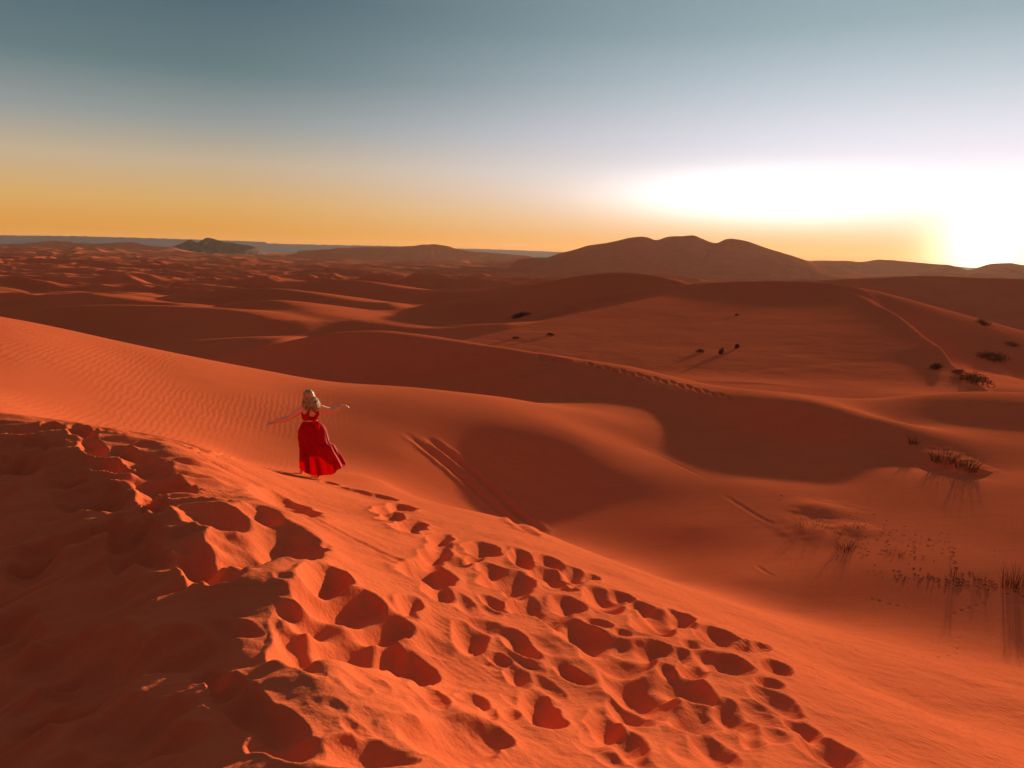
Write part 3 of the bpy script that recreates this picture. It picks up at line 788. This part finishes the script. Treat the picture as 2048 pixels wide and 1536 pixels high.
# arms
def limb(pts, rad, seg=14):
    n = 26; c = spline([tuple(p) for p in pts], n); rr = np.interp(np.linspace(0, 1, n), np.linspace(0, 1, len(rad)), rad)
    tube(V1, F1, c, rr, seg)
eL, wL = B(518, 572, .12), B(305, 625, .16)
eR, wR = B(1062, 487, .16), B(1212, 424, .24)
limb([blend(chest, shL, .75), shL, blend(shL, eL, .5), eL, blend(eL, wL, .4), wL], [.060, .068, .062, .052, .051, .034])
limb([blend(chest, shR, .75), shR, blend(shR, eR, .5), eR, blend(eR, wR, .4), wR], [.060, .066, .060, .052, .051, .034])
def hand(wrist, direction, palm_n, side, curl, droop):
    """palm, four fingers of different lengths and a thumb from the side of the palm"""
    d = direction.normalized(); nrm = (palm_n - d * palm_n.dot(d)).normalized(); s = d.cross(nrm) * side
    pc = wrist + d * .045
    rot = Matrix((s, d, nrm)).transposed()
    ball(V1, F1, pc, (.038, .052, .017), 14, 10, rot)
    tube(V1, F1, [wrist - d * .02, wrist + d * .03], [.025, .024], 12, 1.0)
    for k, (off, ln) in enumerate(((.028, .070), (.010, .080), (-.009, .075), (-.027, .058))):
        p0 = wrist + d * (.080 - abs(off) * .25) + s * off
        pts = [p0 - d * .02, p0]; a = 0.0; p = p0
        for j, f in enumerate((.45, .32, .25)):
            a += curl[k] * (0.7 if j == 0 else 1.0)
            dirn = (d * math.cos(a) - nrm * math.sin(a) * droop + s * off * 2.2).normalized()
            p = p + dirn * ln * f; pts.append(p)
        tube(V1, F1, pts, [.0105, .0100, .0092, .0085, .0070], 8)
    t0 = wrist + d * .022 + s * .026
    tube(V1, F1, [t0, t0 + (d * .5 + s * .8 - nrm * .2).normalized() * .034, t0 + (d * .5 + s * .8 - nrm * .2).normalized() * .034 + (d * .9 + s * .3 - nrm * .3).normalized() * .030],
         [.014, .0115, .0085], 8)
hand(wL, Vector((-1, .05, -.16)), Vector((0, -.25, 1)), -1, (.32, .38, .40, .45), 1.0)
hand(wR, Vector((1, .25, -.02)), Vector((0, -.25, 1)), 1, (.42, .48, .52, .6), 1.0)
# legs: right leg standing, left leg stepping forward up the ridge
kneeR, ankR = B(880, 1040, .06), B(884, 1338, .0)
hipR, hipL = B(850, 790, .06), B(750, 790, .06)
foot_l = Vector((-0.315, 0.34, 0.0))
foot_l.z = H([wp[0] + foot_l.x * math.cos(W_ROT) - foot_l.y * math.sin(W_ROT)], [wp[1] + foot_l.x * math.sin(W_ROT) + foot_l.y * math.cos(W_ROT)])[0] - wp[2]
ankL = foot_l + Vector((0.02, -.03, .085)); kneeL = blend(hipL, ankL, .48) + Vector((0, .05, .0))
ankR = Vector((0.0, 0.0, .075))
limb([hipR, blend(hipR, kneeR, .5), kneeR, blend(kneeR, ankR, .35), ankR], [.088, .076, .054, .053, .034])
limb([hipL, blend(hipL, kneeL, .5), kneeL, blend(kneeL, ankL, .35), ankL], [.088, .076, .054, .053, .034])
for ank, base in ((ankR, Vector((0, 0, 0))), (ankL, foot_l)):
    tube(V1, F1, [base + Vector((0, -.05, .030)), base + Vector((0, .0, .040)), base + Vector((.002, .07, .030)), base + Vector((.004, .135, .020)), base + Vector((.004, .165, .016))],
         [.026, .034, .038, .036, .020], 12, .75)
    tube(V1, F1, [ank + Vector((0, 0, .02)), base + Vector((0, -.012, .03))], [.034, .036], 12)
    for k in range(5):
        q = base + Vector((.030 - .015 * k, .150, .014)); tube(V1, F1, [q, q + Vector((0, .035 - .004 * k, -.002))], [.010, .007], 6)
src = py_mesh('body_source', V1, F1, M_SKIN)
rm = src.modifiers.new('r', 'REMESH'); rm.mode = 'VOXEL'; rm.voxel_size = 0.0052
sm = src.modifiers.new('s', 'SMOOTH'); sm.factor = 0.5; sm.iterations = 4
dg = bpy.context.evaluated_depsgraph_get(); dg.update()
bm_ = bpy.data.meshes.new_from_object(src.evaluated_get(dg))
bpy.data.objects.remove(src)
bm_.name = 'body'; bm_.polygons.foreach_set('use_smooth', [True] * len(bm_.polygons))
bm_.materials.clear(); bm_.materials.append(M_SKIN)
body = bpy.data.objects.new('body', bm_); COL.objects.link(body); body.parent = woman
for sx in (-1, 1):
    v, f = [], []; ball(v, f, hd + Vector((sx * .03, .088, .024)), (.013, .008, .008), 10, 8); py_mesh('eye', v, f, M_NAIL, woman)
v, f = [], []; ball(v, f, hd + Vector((0, .088, -.052)), (.022, .010, .008), 12, 8); py_mesh('mouth', v, f, M_LIP, woman)

def sheet(fn, nu, nv, closed=True):
    """grid surface from fn(u in 0..1 around, v in 0..1 down)"""
    vs, fs = [], []
    for j in range(nv):
        for i in range(nu): vs.append(fn(i / nu if closed else i / (nu - 1), j / (nv - 1)))
    for j in range(nv - 1):
        for i in range(nu if closed else nu - 1):
            a = j * nu + i; b = j * nu + (i + 1) % nu
            fs.append((a, b, b + nu, a + nu))
    return vs, fs
def cloth(name, v, f, parent, thick=.0025, mat=None):
    o = py_mesh(name, v, f, mat or M_RED, parent)
    md = o.modifiers.new('thickness', 'SOLIDIFY'); md.thickness = thick; md.offset = 1
    return o
# crop top: a band round the chest, open below the shoulder blades, with straps that cross at the back
def torso_at(py, th, off):
    ys = [(400, .050, .052), (425, .058, .056), (440, .105, .066), (462, .150, .082), (500, .152, .098), (545, .146, .104), (600, .132, .096), (645, .125, .090), (690, .142, .102)]
    a = float(np.interp(py, [q[0] for q in ys], [q[1] for q in ys])) + off; b = float(np.interp(py, [q[0] for q in ys], [q[2] for q in ys])) + off
    c = B(788 + (py - 500) * .03, py, .062)
    fr = max(0, math.sin(th)) ** 2 * .055 * math.exp(-((py - 525) / 45) ** 2)
    return c + Vector((a * math.cos(th), b * math.sin(th) + fr, 0))
def band(u, v):
    th = -math.pi / 2 + u * 2 * math.pi                   # u = 0 at the middle of the back
    side = abs(((u + .5) % 1) - .5) * 2
    top = 553 - 60 * sst(.12, .42, side) + 4 * math.sin(9 * th)
    bot = 606 + 5 * math.sin(5 * th + 1)
    return torso_at(top + (bot - top) * v, th, .011 + .004 * math.sin(14 * th) * v)
top = cloth('crop_top', *sheet(band, 72, 10), woman, .004)
def strap(p_list, wdt=.022):
    pts = spline([tuple(p) for p in p_list], 22); vs, fs = [], []
    for i, p in enumerate(pts):
        d = Vector(pts[min(i + 1, 21)] - pts[max(i - 1, 0)]).normalized(); s = d.cross(Vector((0, -1, .15))).normalized()
        for k in (-1, -.33, .33, 1): vs.append(Vector(p) + s * wdt * k + Vector((0, -.004 * (1 - k * k), 0)))
    for i in range(21):
        for k in range(3):
            a = i * 4 + k; fs.append((a, a + 1, a + 5, a + 4))
    return vs, fs
bk = lambda px, py, off=.020: torso_at(py, -math.acos(max(-1, min(1, ((px - 788) / 724) / (np.interp(py, [440, 500, 600], [.135, .152, .132]) + .001)))), off)
for pl in ([bk(700, 540), bk(742, 530), bk(765, 505), bk(772, 480), bk(790, 458), bk(812, 444)], [bk(890, 545), bk(872, 520), bk(848, 490), bk(826, 468), bk(800, 452), bk(772, 442)],
           [bk(770, 500), bk(764, 535), bk(775, 565), bk(800, 585)], [bk(868, 505), bk(876, 540), bk(862, 570), bk(830, 588)]):
    cloth('strap', *strap(pl, .017), top, .004)
v, f = strap([bk(830, 585, .024), bk(835, 615, .032), bk(838, 640, .034), bk(845, 665, .045)], .034); cloth('back_panel', v, f, top, .004)
# skirt, blown towards the right of the picture
LE = [(645, 690), (670, 672), (700, 655), (760, 626), (850, 620), (930, 634), (960, 640), (1050, 642), (1150, 640), (1240, 640), (1300, 660), (1345, 690)]
RE = [(645, 900), (670, 935), (700, 968), (760, 1000), (850, 1020), (930, 1042), (945, 1060), (960, 1100), (1050, 1150), (1150, 1212), (1240, 1262), (1345, 1285)]
def skirt_fn(u, v):
    th = u * 2 * math.pi
    cx_, sy_ = math.cos(th), math.sin(th)
    # hem hangs lower on the near left side, lifted on the right by the wind
    hem = 1325 - 88 * sst(.15, 1.0, cx_) - 60 * sst(.55, 1.0, -cx_) - 8 * math.sin(5 * th)
    hem += 14 * sst(-.9, -.45, cx_) * (1 - sst(-.45, -.1, cx_)) * (1 if sy_ < 0 else 0)
    hem -= 230 * sst(.1, .95, .5 * cx_ + .85 * sy_)  # far hem raised on the sun side so light reaches the near cloth from inside
    py = 642 + (hem - 642) * v
    l = np.interp(py, [q[0] for q in LE], [q[1] for q in LE]); r = np.interp(py, [q[0] for q in RE], [q[1] for q in RE])
    a = (r - l) / 2 / 724; cxp = (l + r) / 2
    dep = np.interp(v, [0, .1, .3, 1], [.098, .135, .165, .27])
    fold = sst(.05, 1, v) * (.018 * math.sin(7 * th + 2.2 * v + .6) + .022 * math.sin(11 * th - 3 * v) + .012 * math.sin(19 * th + 5 * v) + .03 * gn(np.array([3 * cx_ + 7]), np.array([3 * sy_ + 4 * v]), 3)[0])
    fold += .004 * math.sin(34 * th) * (1 - sst(.0, .35, v))
    tier = .016 * sst(.455, .47, v) * (1 - sst(.47, .62, v)) * (.7 + .5 * math.sin(23 * th))
    ex = abs(cx_) ** .86 * (1 if cx_ > 0 else -1)
    yy = .062 + (dep + fold + tier) * sy_ + .05 * v * cx_
    p = B(cxp + (a * 724 + fold * 260 + tier * 500) * ex, py, 0)
    return p + Vector((0, yy, -.10 * (yy - .06)))
sk = cloth('skirt', *sheet(skirt_fn, 150, 80), woman, .002)
def wb(u, v):
    th = u * 2 * math.pi
    return torso_at(640 + 22 * v, th, .016 + .003 * math.sin(20 * th) * v)
cloth('waistband', *sheet(wb, 60, 5), sk, .004)
for dx, ln in ((0, 120), (26, 95)):                       # knot and hanging ends of the tie
    v, f = strap([B(862 + dx * .4, 640, -.055), B(874 + dx * .6, 672, -.085), B(868 + dx, 720, -.09), B(872 + dx * 1.3, 645 + ln, -.10)], .026)
    cloth('tie', v, f, sk, .004)
v, f = [], []; ball(v, f, B(868, 655, -.07), (.03, .022, .028), 12, 8); py_mesh('knot', v, f, M_RED, sk)

# hair: a cap and long strands blown to the right
hair_v, hair_f = [], []
rr = random.Random(8)
ball(hair_v, hair_f, hd + Vector((0, -.012, .020)), (.083, .094, .108), 24, 16)
hair = py_mesh('hair', hair_v, hair_f, M_HAIR2, woman)
sv, sf = [], []
for i in range(420):
    th = rr.uniform(-1.0, math.pi + 1.0) + math.pi          # around the back of the head
    ph = rr.uniform(.05, 1.35)
    p0 = hd + Vector((.088 * math.sin(ph) * math.cos(th), -.010 + .098 * math.sin(ph) * math.sin(th), .020 + .112 * math.cos(ph)))
    ex = math.cos(th) * math.sin(ph)
    wind = .5 + .5 * ex
    ln = rr.uniform(.15, .30) * (1 - .15 * (1 - wind))
    p1 = hd + Vector((.096 * math.cos(th) + .010, -.006 + .103 * math.sin(th), .0 + rr.uniform(-.02, .02)))
    if ph < .5: pm = hd + Vector((.092 * math.cos(th), -.01 + .102 * math.sin(th), .075))
    else: pm = blend(p0, p1, .5) * 1.0
    out = rr.uniform(.0, .035)
    p2 = p1 + Vector((.018 * math.cos(th) + .05 * wind * rr.uniform(.3, 1.2) + rr.uniform(-.02, .02), -.012 - out * .6, -ln * .45))
    p3 = p1 + Vector((.00 * math.cos(th) + .115 * wind * rr.uniform(.5, 1.35) - .035 * (1 - wind) + rr.uniform(-.03, .03), -.045 - out + rr.uniform(-.02, .02), -ln * .95))
    pts = spline([tuple(p0), tuple(pm), tuple(p1), tuple(p2), tuple(p3)], 11)
    w0 = rr.uniform(.0045, .0085)
    tube(sv, sf, pts, [w0 * .6, w0, w0, w0, w0, w0, w0, w0 * .9, w0 * .7, w0 * .5, w0 * .15], 5, .5)
st = py_mesh('hair_strands', sv, sf, M_HAIR, hair); st['kind'] = 'stuff'

# ------------------------------------------------------------------ desert plants
def tussock(name, base_uv, hgt, spread, n, label, cat, mat, seed, lean=0.25, thick=.006, group=None, mound=0.0):
    u, v = base_uv
    p = Vector(hit([u], [v], lambda a, b: H(a, b), 8, 400)[0])
    rr = random.Random(seed)
    sc_ = p[1] / F_PX; spread *= hgt * sc_; thick *= hgt * sc_; mound *= hgt * sc_; hgt *= sc_
    root = bpy.data.objects.new(name, None); COL.objects.link(root); root.location = p
    root['label'] = label; root['category'] = cat
    if group: root['group'] = group
    vs, fs = [], []
    for i in range(n):
        a = rr.uniform(0, 2 * math.pi); rad = spread * math.sqrt(rr.random())
        bx, by = rad * math.cos(a), rad * math.sin(a)
        bz = H([p[0] + bx], [p[1] + by])[0] - p[2] - .03
        h = hgt * rr.uniform(.45, 1.0); l = h * lean * rr.uniform(.2, 1.6); a2 = a + rr.uniform(-.8, 1.0)
        q0 = Vector((bx, by, bz)); q2 = q0 + Vector((l * math.cos(a2), l * math.sin(a2), h))
        q1 = blend(q0, q2, .5) + Vector((-.22 * l * math.cos(a2), -.22 * l * math.sin(a2), .04 * h))
        pts = spline([tuple(q0), tuple(q1), tuple(q2)], 5); t = thick * rr.uniform(.7, 1.3)
        tube(vs, fs, pts, [t, t * .9, t * .75, t * .5, t * .15], 4, .6)
    b = py_mesh('blades', vs, fs, mat, root); b['kind'] = 'stuff'
    if mound:
        mv, mf = [], []
        nr, na = 10, 28
        for j in range(nr):
            q = j / (nr - 1)
            for k in range(na):
                a = 2 * math.pi * k / na; rad = mound * q * (1 + .22 * math.sin(2 * a + seed) + .14 * math.sin(5 * a))
                X, Y = rad * math.cos(a) * 1.5, rad * math.sin(a)
                g = H([p[0] + X], [p[1] + Y])[0] - p[2]
                mv.append((X, Y, g - .05 + .42 * mound * (1 - q * q) ** 1.4))
        for j in range(nr - 1):
            for k in range(na):
                mf.append((j * na + k, j * na + (k + 1) % na, (j + 1) * na + (k + 1) % na, (j + 1) * na + k))
        py_mesh('sand_mound', mv, mf, M_FAR, root)
    return root
tussock('grass_tussock', (2028, 1176), 58, .45, 70, 'tall upright dry grass tussock at the right edge of the sandy hollow', 'grass', M_GRASS, 1, .18, .011)
tussock('grass_tussock', (1962, 1160), 18, .8, 26, 'low sparse grass beside the tall tussock in the hollow', 'grass', M_GRASS, 2, .5, .03)
tussock('grass_tussock', (1905, 1152), 38, .25, 14, 'few thin stalks standing left of the tall tussock', 'grass', M_GRASS, 3, .3, .014)
tussock('grass_tussock', (1690, 1100), 27, .7, 60, 'small brown grass clump at the lower end of the dune spur', 'grass', M_GRASS, 4, .6, .02)
tussock('grass_tussock', (1618, 1058), 30, 1.1, 30, 'thin wispy grass behind the edge of the dune spur', 'grass', M_GRASS, 5, .5, .014)
tussock('grass_tussock', (1884, 930), 34, .6, 120, 'dark bushy tuft on a mound under the dune face', 'grass', M_GRASS, 6, .5, .022, mound=1.1)
tussock('grass_tussock', (1932, 946), 40, .5, 90, 'spiky dark grass tuft on the right-hand side of a low mound', 'grass', M_GRASS, 7, .45, .02, mound=1.0)
tussock('grass_tussock', (1827, 888), 22, .4, 30, 'lone small tuft on the slope above the bushy mound', 'grass', M_GRASS, 8, .5, .025)
tussock('grass_tussock', (1716, 1054), 14, 1.8, 30, 'short scrub on the sand bump near the hollow', 'grass', M_GRASS, 9, .8, .03)
tussock('grass_tussock', (1790, 1106), 11, 1.8, 50, 'flat dark scrub patch in the middle of the hollow', 'grass', M_GRASS, 10, 1.0, .035)

def shrub(base_uv, wid, hgt, label, seed, group=None):
    """low desert bush: a heap of twiggy leaf clumps on short stems"""
    u, v = base_uv
    p = Vector(hit([u], [v], lambda a, b: H(a, b), 8, 600)[0])
    rr = random.Random(seed)
    wid *= p[1] / F_PX; hgt *= p[1] / F_PX
    root = bpy.data.objects.new('desert_shrub', None); COL.objects.link(root); root.location = p
    root['label'] = label; root['category'] = 'shrub'
    if group: root['group'] = group
    vs, fs = [], []; lv, lf = [], []
    for i in range(26):
        a = rr.uniform(0, 2 * math.pi); q = math.sqrt(rr.random())
        tip = Vector((wid * .5 * q * math.cos(a), wid * .4 * q * math.sin(a), hgt * (1 - .55 * q * q) * rr.uniform(.6, 1.05)))
        g = H([p[0] + tip.x], [p[1] + tip.y])[0] - p[2]; tip.z += g
        tube(vs, fs, [Vector((tip.x * .3, tip.y * .3, -.05)), tip * .6 + Vector((0, 0, .05)), tip], [.02 * hgt, .014 * hgt, .006 * hgt], 4)
        for k in range(26):
            c = tip + Vector((rr.gauss(0, .12 * wid), rr.gauss(0, .12 * wid), rr.gauss(-.1 * hgt, .16 * hgt)))
            c.z = max(c.z, g + .02)
            s_ = rr.uniform(.05, .11) * max(hgt, .35 * wid)
            n1 = Vector((rr.uniform(-1, 1), rr.uniform(-1, 1), rr.uniform(-1, 1))).normalized(); n2 = n1.orthogonal().normalized()
            b0 = len(lv); lv += [c + n1 * s_ * 1.6, c + n2 * s_ * .6, c - n1 * s_ * 1.6, c - n2 * s_ * .6]; lf.append((b0, b0 + 1, b0 + 2, b0 + 3))
    py_mesh('stem', vs, fs, M_TWIG, root)
    f_ = py_mesh('foliage', lv, lf, M_SHRUB, root, False); f_['kind'] = 'stuff'
    return root
shrub((1985, 720), 52, 16, 'wide dark shrub on the plain right of the big dune ridge', 21)
shrub((1948, 764), 62, 18, 'dark shrub at the foot of the big dune beside the smooth crest', 22)
shrub((1918, 747), 24, 9, 'small shrub just above the shrub at the foot of the big dune', 28)
shrub((1872, 738), 20, 12, 'single small shrub on the shoulder of the big dune', 23)
shrub((1966, 650), 26, 10, 'distant shrub in the red glow below the sun', 24)
shrub((2024, 692), 26, 8, 'small shrub behind the wide dark shrub at the right edge', 25)
shrub((1400, 705), 14, 7, 'left shrub of the pair on the flat between the dunes', 26)
shrub((1443, 708), 9, 11, 'thin upright shrub of the pair on the flat between the dunes', 27)
shrub((1474, 697), 7, 9, 'tiny upright bush behind the pair on the flat', 29)
shrub((1042, 634), 32, 8, 'low shrub on the shelf of the dune in the middle distance', 30)
shrub((1100, 672), 18, 6, 'dim shrub in the shade below the middle-distance shelf', 31)
shrub((1032, 678), 14, 5, 'dim low shrub at the foot of the shaded dune in the middle', 33)
shrub((1474, 631), 8, 4, 'lone dot-like shrub high on the big dune face', 32)
# dry plant litter on the floor of the hollow
rr = random.Random(40)
lu, lv_ = [], []
for i in range(170):
    k = rr.random()
    if k < .45: u, v = rr.gauss(1890, 70), 0; v = 1150 + (u - 1780) * .10 + rr.gauss(0, 6)
    else: u = rr.gauss(1800, 110); v = 1080 + (u - 1800) * .25 + rr.gauss(0, 32)
    lu.append(min(u, 2060)); lv_.append(v)
pp = hit(lu, lv_, lambda a, b: H(a, b, False), 8, 60)
vs, fs = [], []
for q in pp:
    a = rr.uniform(0, math.pi); l = rr.uniform(.015, .05)
    d = Vector((math.cos(a) * l, math.sin(a) * l * .6, rr.uniform(-.004, .008))); c = Vector(q) + Vector((0, 0, .006))
    tube(vs, fs, [c - d, c + Vector((0, 0, .004)), c + d], [.003, .008, .003], 4)
lit = py_mesh('dry_plant_litter', vs, fs, M_TWIG); lit['kind'] = 'stuff'
lit['label'] = 'dark dry plant litter scattered over the floor of the sandy hollow'; lit['category'] = 'litter'

# ------------------------------------------------------------------ haze
hz = bpy.data.meshes.new('haze')
X, Y0, Y1, Z0, Z1 = 13000, -13000, 13000, -130, 150
hv = [(-X, Y0, Z0), (X, Y0, Z0), (X, Y1, Z0), (-X, Y1, Z0), (-X, Y0, Z1), (X, Y0, Z1), (X, Y1, Z1), (-X, Y1, Z1)]
hz.from_pydata(hv, [], [(0, 3, 2, 1), (4, 5, 6, 7), (0, 1, 5, 4), (1, 2, 6, 5), (2, 3, 7, 6), (3, 0, 4, 7)])
ho = bpy.data.objects.new('haze', hz); COL.objects.link(ho); ho['kind'] = 'stuff'
hm, ht, hout = new_mat('haze_air')
pv = ht.node('ShaderNodeVolumePrincipled')
pv.inputs['Color'].default_value = (0.95, 0.64, 0.52, 1); pv.inputs['Density'].default_value = 1.3e-5; pv.inputs['Anisotropy'].default_value = 0.42
ht.l.new(pv.outputs[0], hout.inputs['Volume'])
hz.materials.append(hm)
